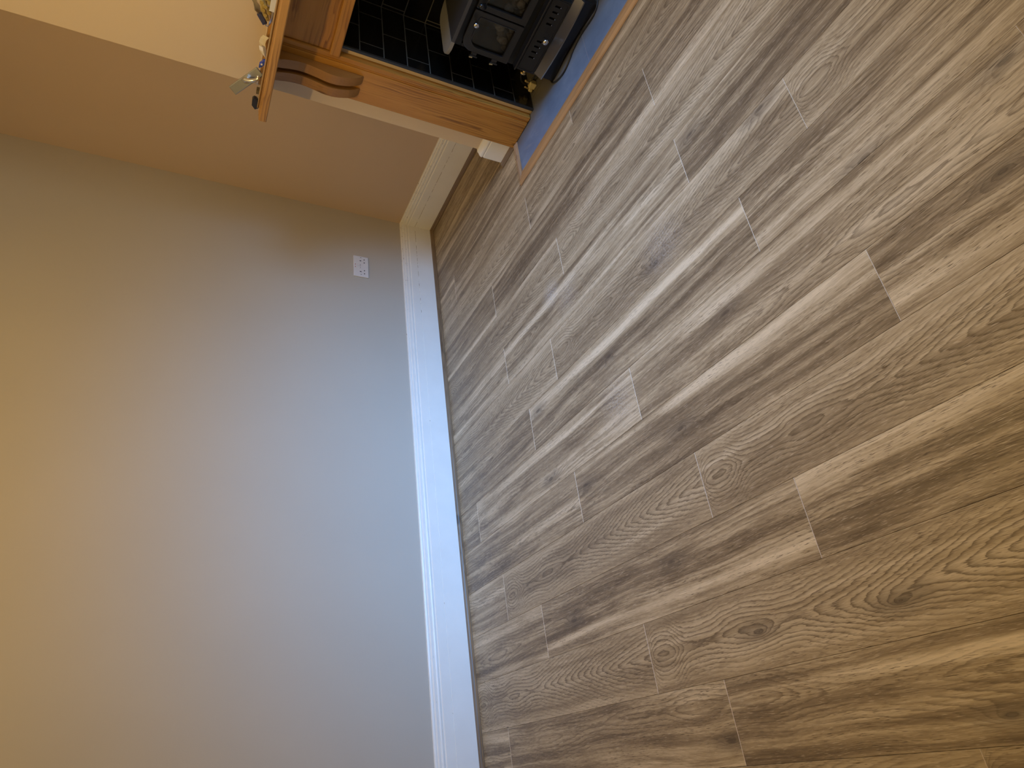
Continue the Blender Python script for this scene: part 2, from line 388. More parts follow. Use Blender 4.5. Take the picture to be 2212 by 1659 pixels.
def ball(bm, c, rx, ry=None, rz=None, sub=2):
    r = bmesh.ops.create_icosphere(bm, subdivisions=sub, radius=1.0)
    for v in r['verts']: v.co = Vector((c[0] + v.co.x * rx, c[1] + v.co.y * (ry or rx), c[2] + v.co.z * (rz or rx)))
    return r['verts']
def sweep(profile, path, normals0, normals1):
    """profile (t,z) run from path[0] to path[1]; normals are the mitre directions at each end"""
    bm = bmesh.new(); rows = []
    for P, m in zip(path, (normals0, normals1)):
        rows.append([bm.verts.new((P[0] + m[0] * t, P[1] + m[1] * t, z)) for t, z in profile])
    n = len(profile)
    for i in range(n): bm.faces.new((rows[0][i], rows[0][(i + 1) % n], rows[1][(i + 1) % n], rows[1][i]))
    bm.faces.new(rows[0]); bm.faces.new(rows[1][::-1]); return bm

# ------------------------------------------------------------------ room shell
XR, YF, ZC = 3.72, -4.6, 2.45
BX0, BX1, BY = 0.975, 2.245, -0.375      # chimney breast
structure(obj('wall_left', B((-0.1, 0, YF, 0.1, -0.1, ZC)), M_wall))
structure(obj('wall_back', B((0, XR, 0, 0.1, -0.1, ZC)), M_alcove))
structure(obj('wall_front', B((-0.1, XR + 0.1, YF - 0.1, YF, -0.1, ZC)), M_wall))
WY0, WY1, WZ0, WZ1 = -2.10, -0.50, 0.85, 2.15
structure(obj('wall_right', B((XR, XR + 0.22, YF, WY0, -0.1, ZC), (XR, XR + 0.22, WY1, 0.1, -0.1, ZC), (XR, XR + 0.22, WY0, WY1, -0.1, WZ0), (XR, XR + 0.22, WY0, WY1, WZ1, ZC)), M_wall))
wn = structure(obj('window_1', B((XR + 0.10, XR + 0.16, WY0, WY0 + 0.06, WZ0, WZ1), (XR + 0.10, XR + 0.16, WY1 - 0.06, WY1, WZ0, WZ1),
     (XR + 0.10, XR + 0.16, WY0 + .06, WY1 - .06, WZ0, WZ0 + 0.06), (XR + 0.10, XR + 0.16, WY0 + .06, WY1 - .06, WZ1 - 0.06, WZ1),
     (XR + 0.10, XR + 0.16, -1.33, -1.27, WZ0 + .06, WZ1 - .06), bev=0.004), M_white))
structure(obj('ceiling', B((-0.1, XR + 0.22, YF - 0.1, 0.1, ZC, ZC + 0.1)), M_ceil))
RX0, RX1, RZ = 1.270, 1.950, 0.875       # builder's opening
structure(obj('wall_chimney', prism([(BX0, 0), (RX0, 0), (RX0, RZ), (RX1, RZ), (RX1, 0), (BX1, 0), (BX1, ZC), (BX0, ZC)], 1, BY, 0.0), M_breast))

# ------------------------------------------------------------------ floor: every laminate board is its own part
floor = structure(obj('floor', B((0.0, XR, YF, 0.0, -0.06, -0.012)), M_under))
PW, Y0, PL = 0.18920, -0.7363, 1.2465
JOINT = {-4: 1.15, -3: 1.235, -2: 1.2, -1: 1.499, 0: 1.072, 1: 1.907, 2: 1.237, 3: 0.685, 4: 1.062, 5: 0.820, 6: 1.473, 7: 1.057, 8: 0.403, 9: 0.684, 10: 1.264, 11: 1.534}
DECOR_A = (0, 2, 4, 8, 10)
KNOTS = [(1.388, -1.776), (1.709, -1.628), (0.885, -1.728), (1.11, -2.134), (1.623, -2.163), (1.952, -2.14), (1.693, -2.735), (2.068, -2.751), (1.506, -2.951),
         (2.179, -2.963), (2.385, -1.871), (2.677, -1.916), (2.581, -2.106), (1.90, -1.95), (0.892, -2.54), (1.993, -1.35), (2.22, -1.505), (0.896, -2.025),
         (1.523, -0.702), (1.447, -2.499), (1.077, -0.889)]
GAP = 0.00025
def inset_poly(pts, d):
    n = len(pts); out = []
    for i in range(n):
        p, c, q = Vector(pts[i - 1]), Vector(pts[i]), Vector(pts[(i + 1) % n])
        e1 = (c - p).normalized(); e2 = (q - c).normalized()
        n1 = Vector((-e1.y, e1.x)); n2 = Vector((-e2.y, e2.x))
        m = (n1 + n2) / max(0.3, 1 + n1.dot(n2)); out.append(c + m * d)
    return out
def plank(poly, org, props):
    """poly: counter-clockwise outline in world xy; org: far-left corner of the whole board"""
    pts = [(x - org[0], y - org[1]) for x, y in poly]
    body = inset_poly(pts, GAP); top = inset_poly(pts, GAP + 0.0007); n = len(pts)
    vs_ = [(p.x, p.y, 0.0) for p in top] + [(p.x, p.y, -0.0007) for p in body] + [(p.x, p.y, -0.0115) for p in body]
    fs = [tuple(range(n))]; mi = [0]
    for i in range(n):
        j = (i + 1) % n
        fs.append((n + i, n + j, j, i)); mi.append(1 if abs(pts[i][0] - pts[j][0]) < 1e-6 else 0)
        fs.append((2 * n + i, 2 * n + j, n + j, n + i)); mi.append(0)
    me = bpy.data.meshes.new('plank'); me.from_pydata(vs_, [], fs)
    me.materials.append(M_plank); me.materials.append(M_plank_edge)
    for p, m in zip(me.polygons, mi): p.material_index = m
    o = link('plank', me, floor, (org[0], org[1], 0.0))
    for k, v in props.items(): o[k] = float(v)
    return o
HX0, HX1, HY = 1.064, 2.156, -0.6555     # outer edge of the hearth's timber edging
def clip_bands(x0, x1, yt, yb):
    """free floor between x0..x1, yb..yt as lists of (ytop, ybot, xa, xb); around hearth and breast"""
    yt = min(yt, -0.004); bands = []
    cuts = sorted({yt, yb} | {c for c in (HY, BY) if yb < c < yt}, reverse=True)
    for a, b in zip(cuts, cuts[1:]):
        m = (a + b) / 2
        if m < HY: segs = [(0.006, XR - 0.006)]
        elif m < BY: segs = [(0.006, HX0), (HX1, XR - 0.006)]
        else: segs = [(0.006, BX0 - 0.002), (BX1 + 0.002, XR - 0.006)]
        bands.append([(a, b, max(x0, s0), min(x1, s1)) for s0, s1 in segs])
    return bands
def outlines(bands):
    res = []
    for side in (0, 1):
        bs = []
        for b in bands:
            s = b[side] if len(b) > side else b[0]
            if len(b) == 1 and side == 1: continue
            if s[3] - s[2] > 0.02: bs.append(s)
        full = [b[0] for b in bands if len(b) == 1 and b[0][3] - b[0][2] > 0.02]
        if side == 1 and full and bs: # an L-shaped board cannot go round both sides here: keep the offcut separate
            pass
        if not bs: continue
        left = [(a, xa) for a, b_, xa, xb in bs] ; L = []; R = []
        for a, b_, xa, xb in bs:      # from far to near
            L += [(xa, a), (xa, b_)]; R += [(xb, a), (xb, b_)]
        poly = L + R[::-1]
        out = []
        for p in poly:
            if out and (Vector(p) - Vector(out[-1])).length < 1e-5: continue
            out.append(p)
        # drop collinear points
        k = 0
        while k < len(out):
            a, b_, c = Vector(out[k - 1]), Vector(out[k]), Vector(out[(k + 1) % len(out)])
            if abs((b_ - a).cross(c - b_)) < 1e-9: out.pop(k)
            else: k += 1
        res.append(out)
    return res
for row in range(-4, 21):
    yt = Y0 - row * PW; yb = yt - PW
    j = JOINT.get(row, None)
    if j is None: j = random.uniform(0.2, 1.2)
    x = j - PL * math.ceil(j / PL)
    while x < XR - 0.03:
        x0, x1 = x, x + PL
        seed = round(random.uniform(0, 60), 3)
        A = row in DECOR_A or (row > 11 and row % 3 == 0)
        if row == 8 and x0 < 0: A = False
        pr = dict(seed=seed, tone=random.uniform(-0.10, 0.12), decor=0.0, vc=random.uniform(0.05, 0.14), sap=random.choice((-9, -9, 0.02, 0.035, 0.15, 0.172)), ku=-9, kv=-9, k2u=-9, k2v=-9)
        if A: pr['decor'] = 1.0 if row in (8, 10) else 0.85; pr['vc'] = 0.092; pr['tone'] = 0.05; pr['sap'] = -9
        mine = [(kx - x0, yt - ky) for kx, ky in KNOTS if x0 < kx < x1 and yb < ky < yt]
        if mine: pr['ku'], pr['kv'] = mine[0]
        if len(mine) > 1: pr['k2u'], pr['k2v'] = mine[1]
        for poly in outlines(clip_bands(max(x0, 0.006), min(x1, XR - 0.006), yt, max(yb, YF + 0.005))):
            if len(poly) >= 4: plank(poly, (x0, yt), pr)
        x += PL

# ------------------------------------------------------------------ skirting boards and beading
SK = [(0.0, 0.0), (0.022, 0.0), (0.0222, 0.1155), (0.0205, 0.1163), (0.0205, 0.1172), (0.0212, 0.118), (0.0212, 0.158), (0.0165, 0.1615), (0.0165, 0.1645),
      (0.0185, 0.167), (0.0190, 0.172), (0.0168, 0.177), (0.0138, 0.1785), (0.0145, 0.183), (0.0145, 0.189), (0.011, 0.1925), (0.009, 0.1935), (0.0098, 0.199), (0.0075, 0.2045), (0.004, 0.2064), (0.0, 0.2066)]
SK2 = [(0.0, 0.0), (0.022, 0.0), (0.022, 0.112), (0.0195, 0.1145), (0.0195, 0.1165), (0.0215, 0.119), (0.0222, 0.124), (0.0212, 0.130), (0.0175, 0.136), (0.0130, 0.141), (0.0105, 0.146), (0.0085, 0.1495), (0.0, 0.1505)]
BD = [(0.0222, 0.0002), (0.0365, 0.0002), (0.0362, 0.0045), (0.0335, 0.0075), (0.0320, 0.0085), (0.0300, 0.0140), (0.0270, 0.0185), (0.0222, 0.0195)]
runs = [('left', (0, YF), (1, 1), (0, 0), (1, -1)), ('back', (0, 0), (1, -1), (BX0, 0), (-1, -1)),
        ('chimney_side', (BX0, 0), (-1, -1), (BX0, BY), (-1, -1)), ('chimney', (BX0, BY), (-1, -1), (1.0625, BY), (0, -1)),
        ('chimney_right', (2.1575, BY), (0, -1), (BX1, BY), (1, -1)), ('chimney_far_side', (BX1, BY), (1, -1), (BX1, 0), (1, -1)),
        ('back_right', (BX1, 0), (1, -1), (XR, 0), (-1, -1)), ('right', (XR, 0), (-1, -1), (XR, YF), (-1, 1)), ('front', (XR, YF), (-1, 1), (0, YF), (1, 1))]
for i, (nm, p0, n0, p1, n1) in enumerate(runs):
    structure(obj('baseboard_' + nm, sweep(SK2 if nm.startswith('chimney') else SK, (p0, p1), n0, n1), M_skirt_new if nm.startswith('chimney') else M_skirt))
    if nm == 'chimney': p1 = (1.0632, BY)
    structure(obj('trim_%d' % (i + 1), sweep(BD, (p0, p1), n0, n1), M_bead_y if nm in ('left', 'right', 'chimney_side', 'chimney_far_side') else M_bead_x))

# ------------------------------------------------------------------ fireplace recess lined with black tiles
rec = structure(obj('wall_fireplace', B((RX0, RX0 + 0.0085, -0.384, -0.0335, 0.0, RZ), (RX1 - 0.0085, RX1, -0.384, -0.0335, 0.0, RZ), (RX0, RX1, -0.0335, -0.001, 0.0, RZ),
                                        (RX0 + .0085, RX1 - .0085, -0.37, -0.0335, RZ - 0.006, RZ - 0.0005)), M_grout))
TX0, TX1, TY0, TYB = 1.280, 1.940, -0.3855, -0.035
tcache = {}
def tile(axis, a, z):
    """axis 'L','R' side walls or 'B' back; a = (start,end) along the wall, z = (low, high)"""
    g = 0.0022; L = round(a[1] - a[0] - 2 * g, 5); H = round(z[1] - z[0] - 2 * g, 5)
    if L < 0.006: return
    key = (axis, L, H)
    if key not in tcache:
        if axis == 'B': bm = B((0, L, 0, 0.0013, 0, H), bev=0.0006)
        else: bm = B((0, 0.0013, 0, L, 0, H), bev=0.0006)
        o = obj('tile', bm, M_tile, rec); tcache[key] = o.data
    else: o = link('tile', tcache[key], rec)
    if axis == 'B': o.location = (a[0] + g, TYB, z[0] + g)
    elif axis == 'L': o.location = (TX0 - 0.0013, a[0] + g, z[0] + g)
    else: o.location = (TX1, a[0] + g, z[0] + g)
for r in range(9):
    z = (max(0.006, r * 0.1), min(RZ - 0.007, (r + 1) * 0.1))
    if z[1] - z[0] < 0.02: continue
    cuts = [TY0, -0.326, -0.126, TYB] if r % 2 else [TY0, -0.222, TYB + 0.0]
    if r % 2 == 0: cuts = [TY0, -0.222, TYB]
    for c0, c1 in zip(cuts, cuts[1:]):
        tile('L', (c0, c1), z); tile('R', (c0, c1), z)
    st = 1.296 if r % 2 == 0 else 1.396
    if r == 5: pass
    xs = [TX0] + [v for v in (st + 0.2 * k for k in range(-1, 4)) if TX0 + 0.008 < v < TX1 - 0.008] + [TX1]
    for c0, c1 in zip(xs, xs[1:]): tile('B', (c0, c1), z)
for sx, nm in ((1.2675, 'l'), (1.9405, 'r')):
    obj('tile_edging', B((sx, sx + 0.012, -0.392, -0.3845, 0.004, 0.872), bev=0.001), M_tiletrim, rec)

# ------------------------------------------------------------------ hearth
hearth = empty('hearth', (1.61, -0.5, 0), 'blue-grey slate tiled hearth with oak edging under the black stove', 'hearth')
def at(p, o): return tuple(a - b for a, b in zip(p, o.location))
def child(name, bm, mats, parent, smooth=False):
    """bm in world coordinates, parented to a thing whose empty sits at parent.location"""
    wl = Vector((0, 0, 0)); q = parent
    while q is not None: wl += Vector(q.location); q = q.parent
    bmesh.ops.translate(bm, verts=bm.verts[:], vec=-wl)
    return obj(name, bm, mats, parent, smooth=smooth)
child('grout_bed', B((1.1035, 2.1165, -0.6030, -0.409, 0.0002, 0.0042), (1.2795, 1.9405, -0.41, -0.036, 0.0002, 0.0042)), M_grout_pale, hearth)
HT = [(1.104, 1.6845, -0.6025, -0.4095), (1.6885, 2.116, -0.6025, -0.4095), (1.281, 1.6845, -0.4095, -0.3265), (1.6885, 1.939, -0.4095, -0.3265), (1.281, 1.6845, -0.3235, -0.037), (1.6885, 1.939, -0.3235, -0.037)]
# the front pair run under the opening: build them as one L-shaped tile each
def poly_tile(pts):
    bm = bmesh.new(); a = [bm.verts.new((x, y, 0.006)) for x, y in pts]; b = [bm.verts.new((x, y, 0.001)) for x, y in pts]
    bm.faces.new(a); bm.faces.new(b[::-1])
    for i in range(len(pts)): bm.faces.new((a[i], b[i], b[(i + 1) % len(pts)], a[(i + 1) % len(pts)]))
    return bm
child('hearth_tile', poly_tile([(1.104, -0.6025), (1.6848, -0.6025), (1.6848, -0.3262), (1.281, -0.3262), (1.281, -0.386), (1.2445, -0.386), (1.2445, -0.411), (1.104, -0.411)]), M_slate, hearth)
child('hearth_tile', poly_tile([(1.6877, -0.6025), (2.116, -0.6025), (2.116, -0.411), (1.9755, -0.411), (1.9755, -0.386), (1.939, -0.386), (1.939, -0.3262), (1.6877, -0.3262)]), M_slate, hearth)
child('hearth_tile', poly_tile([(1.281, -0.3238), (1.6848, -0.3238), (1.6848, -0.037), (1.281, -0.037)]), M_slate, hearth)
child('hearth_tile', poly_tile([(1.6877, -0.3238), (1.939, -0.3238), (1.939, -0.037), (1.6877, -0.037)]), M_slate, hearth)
ET = [(0.0, 0.0002), (0.0, 0.0075), (0.0015, 0.0095), (0.013, 0.0105), (0.0145, 0.0082), (0.0162, 0.0082), (0.018, 0.0112), (0.040, 0.0112), (0.0505, 0.0055), (0.0520, 0.0002)]
child('edge_strip', sweep(ET, ((1.103, -0.6033), (2.117, -0.6033)), (-0.75, -1), (0.75, -1)), M_trim_x, hearth)
child('edge_strip', sweep(ET, ((1.103, -0.6033), (1.103, -0.412)), (-0.75, -1), (-0.75, 0)), M_trim_y, hearth)
child('edge_strip', sweep(ET, ((2.117, -0.6033), (2.117, -0.412)), (0.75, -1), (0.75, 0)), M_trim_y, hearth)

# ------------------------------------------------------------------ pine fire surround
sur = empty('fire_surround', (1.61, -0.39, 0), 'pine fire surround with rustic mantel shelf around the black tiled recess', 'fireplace')
SX0, SX1, SZ = 0.985, 2.235, 1.135
sh = [(-0.3755, SZ + 0.0085), (-0.385, SZ + 0.0085), (-0.387, SZ), (-0.553, SZ), (-0.555, SZ - 0.005), (-0.560, SZ - 0.005), (-0.562, SZ - 0.001), (-0.574, SZ - 0.001), (-0.576, SZ - 0.006), (-0.582, SZ - 0.006), (-0.584, SZ - 0.002),
      (-0.597, SZ - 0.003), (-0.600, SZ - 0.007), (-0.600, 1.106), (-0.597, 1.1025), (-0.3755, 1.1025)]
bm = prism(sh, 0, SX0, SX1)
shelf = child('mantel_shelf', bm, M_shelf, sur)
child('sealant_bead', B((BX0 + 0.002, SX1, -0.3835, -0.3755, SZ + 0.0088, SZ + 0.0150), bev=0.002, seg=2), M_sealant, shelf)
def corbel_outline():
    f = [(1.1015, -0.474), (1.075, -0.464), (1.05, -0.456), (1.03, -0.4515), (1.015, -0.449), (0.995, -0.4485), (0.975, -0.450), (0.955, -0.4535), (0.935, -0.4575), (0.91, -0.4635), (0.89, -0.466),
         (0.87, -0.4655), (0.855, -0.463), (0.84, -0.459), (0.82, -0.452), (0.803, -0.4445), (0.787, -0.4355), (0.773, -0.425), (0.763, -0.416)]
    return [(y, z) for z, y in f] + [(-0.4105, 0.759), (-0.4105, 1.1015)]
for sgn in (1, -1):
    mx = lambda x: x if sgn == 1 else 3.22 - x
    def bx(x0, x1, *r): a, b = sorted((mx(x0), mx(x1))); return (a, b) + r
    # jamb: broad board, moulded inner edge
    j = child('jamb', B(bx(1.0635, 1.2125, -0.410, -0.3755, 0.0065, 1.102), bx(1.2145, 1.2225, -0.4075, -0.3755, 0.0065, 1.102), bx(1.2235, 1.2435, -0.4100, -0.3755, 0.0065, 1.102), bx(1.2, 1.23, -0.405, -0.3755, 0.0065, 1.102), bev=0.0025, seg=2), M_pine_z, sur)
    for x0 in (1.090, 1.150):
        a, b = sorted((mx(x0), mx(x0 + 0.040)))
        child('corbel', prism(corbel_outline(), 0, a, b, bev=0.005), M_corbel, j)
fr = child('frieze_board', B((1.2445, 1.9755, -0.400, -0.3755, 0.905, 1.102), bev=0.002), M_pine_x, sur)
child('frieze_rail', B((1.2375, 1.9825, -0.4175, -0.3755, 0.872, 0.9125), bev=0.004, seg=2), M_pine_x, sur)
# ------------------------------------------------------------------ gas stove
stove = empty('gas_stove', (1.612, -0.25, 0.006), 'small black gas stove with two glazed doors standing in the tiled recess', 'stove')
Z0 = 0.0063
BYF = -0.375
body = child('body', B((1.437, 1.787, BYF, BYF + 0.006, 0.428, 0.466), (1.437, 1.787, BYF, BYF + 0.006, 0.19, 0.226), (1.437, 1.452, BYF, BYF + .006, 0.226, 0.428), (1.772, 1.787, BYF, BYF + .006, 0.226, 0.428), (1.599, 1.625, BYF, BYF + .006, 0.226, 0.428),
     (1.437, 1.443, BYF + .006, -0.13, 0.10, 0.466), (1.781, 1.787, BYF + .006, -0.13, 0.10, 0.466), (1.443, 1.781, -0.136, -0.13, 0.10, 0.466), (1.443, 1.781, BYF + .006, -0.136, 0.455, 0.466), (1.443, 1.781, BYF + .006, -0.136, 0.10, 0.21),
     (1.437, 1.787, BYF, BYF + .006, 0.10, 0.19), bev=0.0015), M_iron_matt, stove)
child('firebox', B((1.45, 1.774, -0.19, -0.185, 0.212, 0.45), (1.444, 1.452, -0.36, -0.19, 0.212, 0.45), (1.772, 1.78, -0.36, -0.19, 0.212, 0.45), (1.45, 1.774, -0.36, -0.19, 0.2105, 0.216)), M_firebox, stove)
# coals
rc = random.Random(3)
for k in range(22):
    cx = 1.475 + (k % 11) * 0.0275 + rc.uniform(-0.004, 0.004); cy = -0.338 + (k // 11) * 0.045 + rc.uniform(-.006, .006)
    bm = bmesh.new(); r = rc.uniform(0.014, 0.021)
    vv_ = ball(bm, (0, 0, 0), r, r * rc.uniform(.8, 1.1), r * rc.uniform(.9, 1.35), 3)
    ph = rc.uniform(0, 6)
    for v in vv_: v.co *= 1 + 0.16 * math.sin(v.co.x * 260 + ph) * math.cos(v.co.z * 220 + ph) + 0.1 * math.sin(v.co.y * 300 + ph)
    bmesh.ops.translate(bm, verts=bm.verts[:], vec=(cx, cy, 0.216 + r * 0.95 + (k // 11) * 0.022 + (0.026 if k % 3 == 1 else 0)))
    child('coal', bm, M_coal, stove, True)
plate = child('top_plate', prism(rrect(1.463, 1.761, -0.415, -0.122, (0.002,) * 4, 2), 2, 0.467, 0.482, 0.002), M_plate, stove)
L_ = rrect(1.386, 1.4628, -0.415, -0.122, (0.045, 0.001, 0.001, 0.055), 7)  # ends split from the plate to carry the painted lit tone
R_ = [(3.224 - x, y) for x, y in L_][::-1]
child('plate_lit_end', prism(L_, 2, 0.467, 0.4822, 0.003), M_plate_lit, plate)
child('plate_lit_end', prism(R_, 2, 0.467, 0.4822, 0.003), M_plate_lit, plate)
DYF = -0.392
for k, (x0, x1, rr, ri) in enumerate(((1.438, 1.6095, (0.006, 0.006, 0.006, 0.052), (0.006, 0.004, 0.006, 0.036)), (1.6145, 1.786, (0.006, 0.006, 0.052, 0.006), (0.004, 0.006, 0.036, 0.006)))):
    dx0 = x0 + (0.024 if k == 0 else 0.0235); dx1 = x1 - (0.0235 if k == 0 else 0.024)
    d = child('door', ring(rrect(x0, x1, 0.219, 0.436, rr), rrect(dx0, dx1, 0.250, 0.405, ri), 1, DYF, BYF - 0.001, 0.003), M_iron, stove)
    child('door_rim', ring(rrect(dx0 - 0.003, dx1 + 0.003, 0.247, 0.408, tuple(q + .003 for q in ri)), rrect(dx0 + 0.001, dx1 - 0.001, 0.251, 0.404, ri), 1, DYF - 0.0035, DYF + 0.001, 0.001), M_iron, d)
    child('door_glass', prism(rrect(dx0, dx1, 0.250, 0.405, ri), 1, -0.3835, -0.3805), M_glass, d)
    if k == 0:
        bm = bmesh.new(); ball(bm, (1.567, -0.425, 0.4185), 0.011, 0.009, 0.0125, 3)
        tube([(1.567, -0.392, 0.4185), (1.567, -0.42, 0.4185)], 0.005, 8, bm)
        child('door_knob', bm, M_steel, d, True)
        for hz in (0.368, 0.276):
            bm = B((1.4215, 1.440, -0.3945, -0.381, hz - 0.012, hz + 0.012), bev=0.002); tube([(1.4245, -0.396, hz - 0.016), (1.4245, -0.396, hz + 0.016)], 0.0035, 8, bm)
            child('hinge', bm, M_iron, d)
            bm = bmesh.new(); tube([(1.421, -0.3995, hz + 0.004), (1.4195, -0.4005, hz + 0.018)], 0.0028, 8, bm)
            child('hinge_pin', bm, M_brass, d)
    else:
        bm = bmesh.new(); tube([(1.637, -0.392, 0.408), (1.641, -0.415, 0.414), (1.645, -0.432, 0.424), (1.650, -0.436, 0.434)], lambda t: 0.006 + 0.005 * t, 10, bm); ball(bm, (1.650, -0.436, 0.434), 0.011, 0.011, 0.012, 2)
        child('door_handle', bm, M_iron, d, True)
        for hz in (0.368, 0.276):
            child('hinge', B((1.784, 1.8025, -0.3945, -0.381, hz - 0.012, hz + 0.012), bev=0.002), M_iron, d)
# slotted ash-pan front
PY = -0.412
slots = [1.5165, 1.5415, 1.566, 1.590, 1.670, 1.6955, 1.7205, 1.745]
xs = [1.460] + [v for s_ in slots for v in (s_ - 0.0042, s_ + 0.0042)] + [1.766]
bxs = [(1.448, 1.776, PY, PY + 0.012, 0.158, 0.188), (1.448, 1.776, PY, PY + 0.012, 0.101, 0.134)]
for a, b in zip(xs[::2], xs[1::2]): bxs.append((a if a != 1.460 else 1.448, b if b != 1.766 else 1.776, PY, PY + 0.012, 0.134, 0.158))
pan = child('ash_panel', B(*bxs), M_iron_matt, stove)
child('panel_back', B((1.450, 1.774, PY + 0.013, BYF - 0.0005, 0.1015, 0.1875)), M_iron_matt, pan)
child('panel_rim', B((1.445, 1.779, PY - 0.010, PY + 0.03, 0.188, 0.1935), bev=0.0012), M_iron, pan)
child('panel_rim', ring(rrect(1.452, 1.772, 0.1045, 0.180, (0.012, 0.012, 0.004, 0.004)), rrect(1.4555, 1.7685, 0.108, 0.1765, (0.009, 0.009, 0.002, 0.002)), 1, PY - 0.003, PY + 0.001, 0.0008), M_iron, pan)
for s_ in slots:
    bm = bmesh.new(); ball(bm, (s_, PY - 0.0015, 0.1335), 0.0034, 0.0028, 0.0030, 1); child('slot_stud', bm, M_lip, pan, True)
bm = bmesh.new(); ball(bm, (1.612, -0.440, 0.136), 0.0125, 0.0105, 0.0125, 3); tube([(1.612, -0.412, 0.136), (1.612, -0.434, 0.136)], 0.0045, 8, bm)
child('air_knob', bm, M_steel, pan, True)
child('knob_slot', B((1.6185, 1.6335, PY - 0.0012, PY + 0.001, 0.1305, 0.1405), bev=0.0005), M_slot, pan)
# sloping ash lip
lp = [(-0.378, 0.100), (-0.412, 0.100), (-0.440, 0.0745), (-0.441, 0.0705), (-0.437, 0.0690), (-0.378, 0.0690)]
lipb = bmesh.new()
nx = 24
def lip_at(i, k):
    t = i / nx; y, z = lp[k % len(lp)]
    return (1.456 + t * 0.356, y - (0.014 * (1 - (2 * t - 1) ** 2) if y < -0.42 else 0), z)
for k in range(len(lp)):
    A_ = [lipb.verts.new(lip_at(i, k)) for i in range(nx + 1)]; C_ = [lipb.verts.new(lip_at(i, k + 1)) for i in range(nx + 1)]
    for i in range(nx): lipb.faces.new((A_[i], A_[i + 1], C_[i + 1], C_[i]))
for i in (0, nx): lipb.faces.new([lipb.verts.new(lip_at(i, k)) for k in range(len(lp))])
child('ash_lip', lipb, M_lip, stove, True)
ped = [(1.452, Z0), (1.486, Z0), (1.52, 0.013), (1.56, 0.018), (1.66, 0.018), (1.70, 0.013), (1.738, Z0), (1.772, Z0), (1.772, 0.069), (1.452, 0.069)]
ped = [(x if x < 1.6 else x + 0.04, z) for x, z in ped]
child('pedestal', prism(ped, 1, -0.418, -0.15, 0.002), M_iron, stove)
child('base_box', B((1.437, 1.787, -0.37, -0.14, 0.069, 0.0995), bev=0.001), M_iron_matt, stove)

# cable and gas valve
cb = bmesh.new()
tube([(1.440, -0.385, 0.0102), (1.455, -0.430, 0.0102), (1.500, -0.458, 0.0102), (1.545, -0.466, 0.0102), (1.590, -0.452, 0.0102), (1.625, -0.436, 0.0102), (1.69, -0.428, 0.0102), (1.80, -0.432, 0.0102), (1.86, -0.33, 0.0102)], 0.0035, 8, cb)
child('power_cable', cb, M_cable, stove, True)
gv = empty('gas_valve', (1.322, -0.29, 0.006), 'cream plastic gas isolation valve with brass taps on the hearth left of the stove', 'valve')
child('valve_body', B((1.312, 1.342, -0.302, -0.272, 0.0065, 0.038), bev=0.004, seg=2), M_cream, gv)
child('valve_cap', B((1.297, 1.3115, -0.303, -0.279, 0.012, 0.030), bev=0.004, seg=2), M_cream, gv)
bm = bmesh.new(); tube([(1.330, -0.287, 0.038), (1.333, -0.287, 0.056)], 0.006, 10, bm); ball(bm, (1.334, -0.287, 0.058), 0.007, sub=2); child('brass_tap', bm, M_brass, gv, True)
bm = bmesh.new(); tube([(1.3045, -0.291, 0.030), (1.306, -0.291, 0.046)], 0.004, 10, bm); ball(bm, (1.307, -0.291, 0.048), 0.0055, sub=2); child('brass_tap', bm, M_brass, gv, True)
bm = bmesh.new(); tube([(1.395, -0.29, 0.112), (1.362, -0.30, 0.100), (1.335, -0.30, 0.085), (1.322, -0.295, 0.062), (1.327, -0.29, 0.046), (1.345, -0.285, 0.035), (1.375, -0.285, 0.030), (1.430, -0.28, 0.042)], 0.0036, 8, bm)
child('supply_pipe', bm, M_cable, gv, True)
bm = bmesh.new(); tube([(1.4365, -0.372, 0.124), (1.423, -0.374, 0.127)], 0.007, 10, bm); ball(bm, (1.416, -0.375, 0.128), 0.0075, 0.0075, 0.013, 2)
child('side_tap', bm, M_brass, stove, True)
child('side_valve', B((1.398, 1.4362, -0.33, -0.27, 0.04, 0.088), bev=0.004, seg=2), plain('valve_grey', (0.07, 0.066, 0.05), 0.5), gv)

# ------------------------------------------------------------------ double socket on the left wall
sk = empty('wall_socket', (0.0, -0.4024, 0.4543), 'white double plug socket on the cream wall above the skirting board', 'socket')
sy, sz = -0.4024, 0.4543
child('face_plate', B((0.0003, 0.0085, sy - 0.073, sy + 0.073, sz - 0.043, sz + 0.043), bev=0.003, seg=2), M_socket, sk)
top = sz + 0.043; far = sy + 0.073
def hole(y_, d_, hy, hz, nm='pin_hole', m=M_slot): child(nm, B((0.0078, 0.0089, far - y_ - hy, far - y_ + hy, top - d_ - hz, top - d_ + hz)), m, sk)
for c, sg in ((0.0335, -1), (0.1115, 1)):
    hole(c, 0.040, 0.0024, 0.0048); hole(c - 0.011, 0.0615, 0.0034, 0.0024); hole(c + 0.011, 0.0615, 0.0034, 0.0024)
for c in (0.0105, 0.1320): hole(c, 0.0425, 0.0016, 0.0030, 'screw', plain('screw_grey', (0.12, 0.11, 0.11), 0.5))
for c, rk in ((0.064, 0.003), (0.082, 0.0012)):
    child('switch', B((0.0075, 0.0085 + rk, far - c - 0.0075, far - c + 0.0075, top - 0.0375, top - 0.0185), bev=0.0008), M_socket, sk)
    hole(c, 0.0105, 0.0030, 0.0018, 'switch_mark', M_red)
    hole(c, 0.0395, 0.0055, 0.0009, 'switch_gap', plain('gap_grey', (0.22, 0.21, 0.20), 0.6))

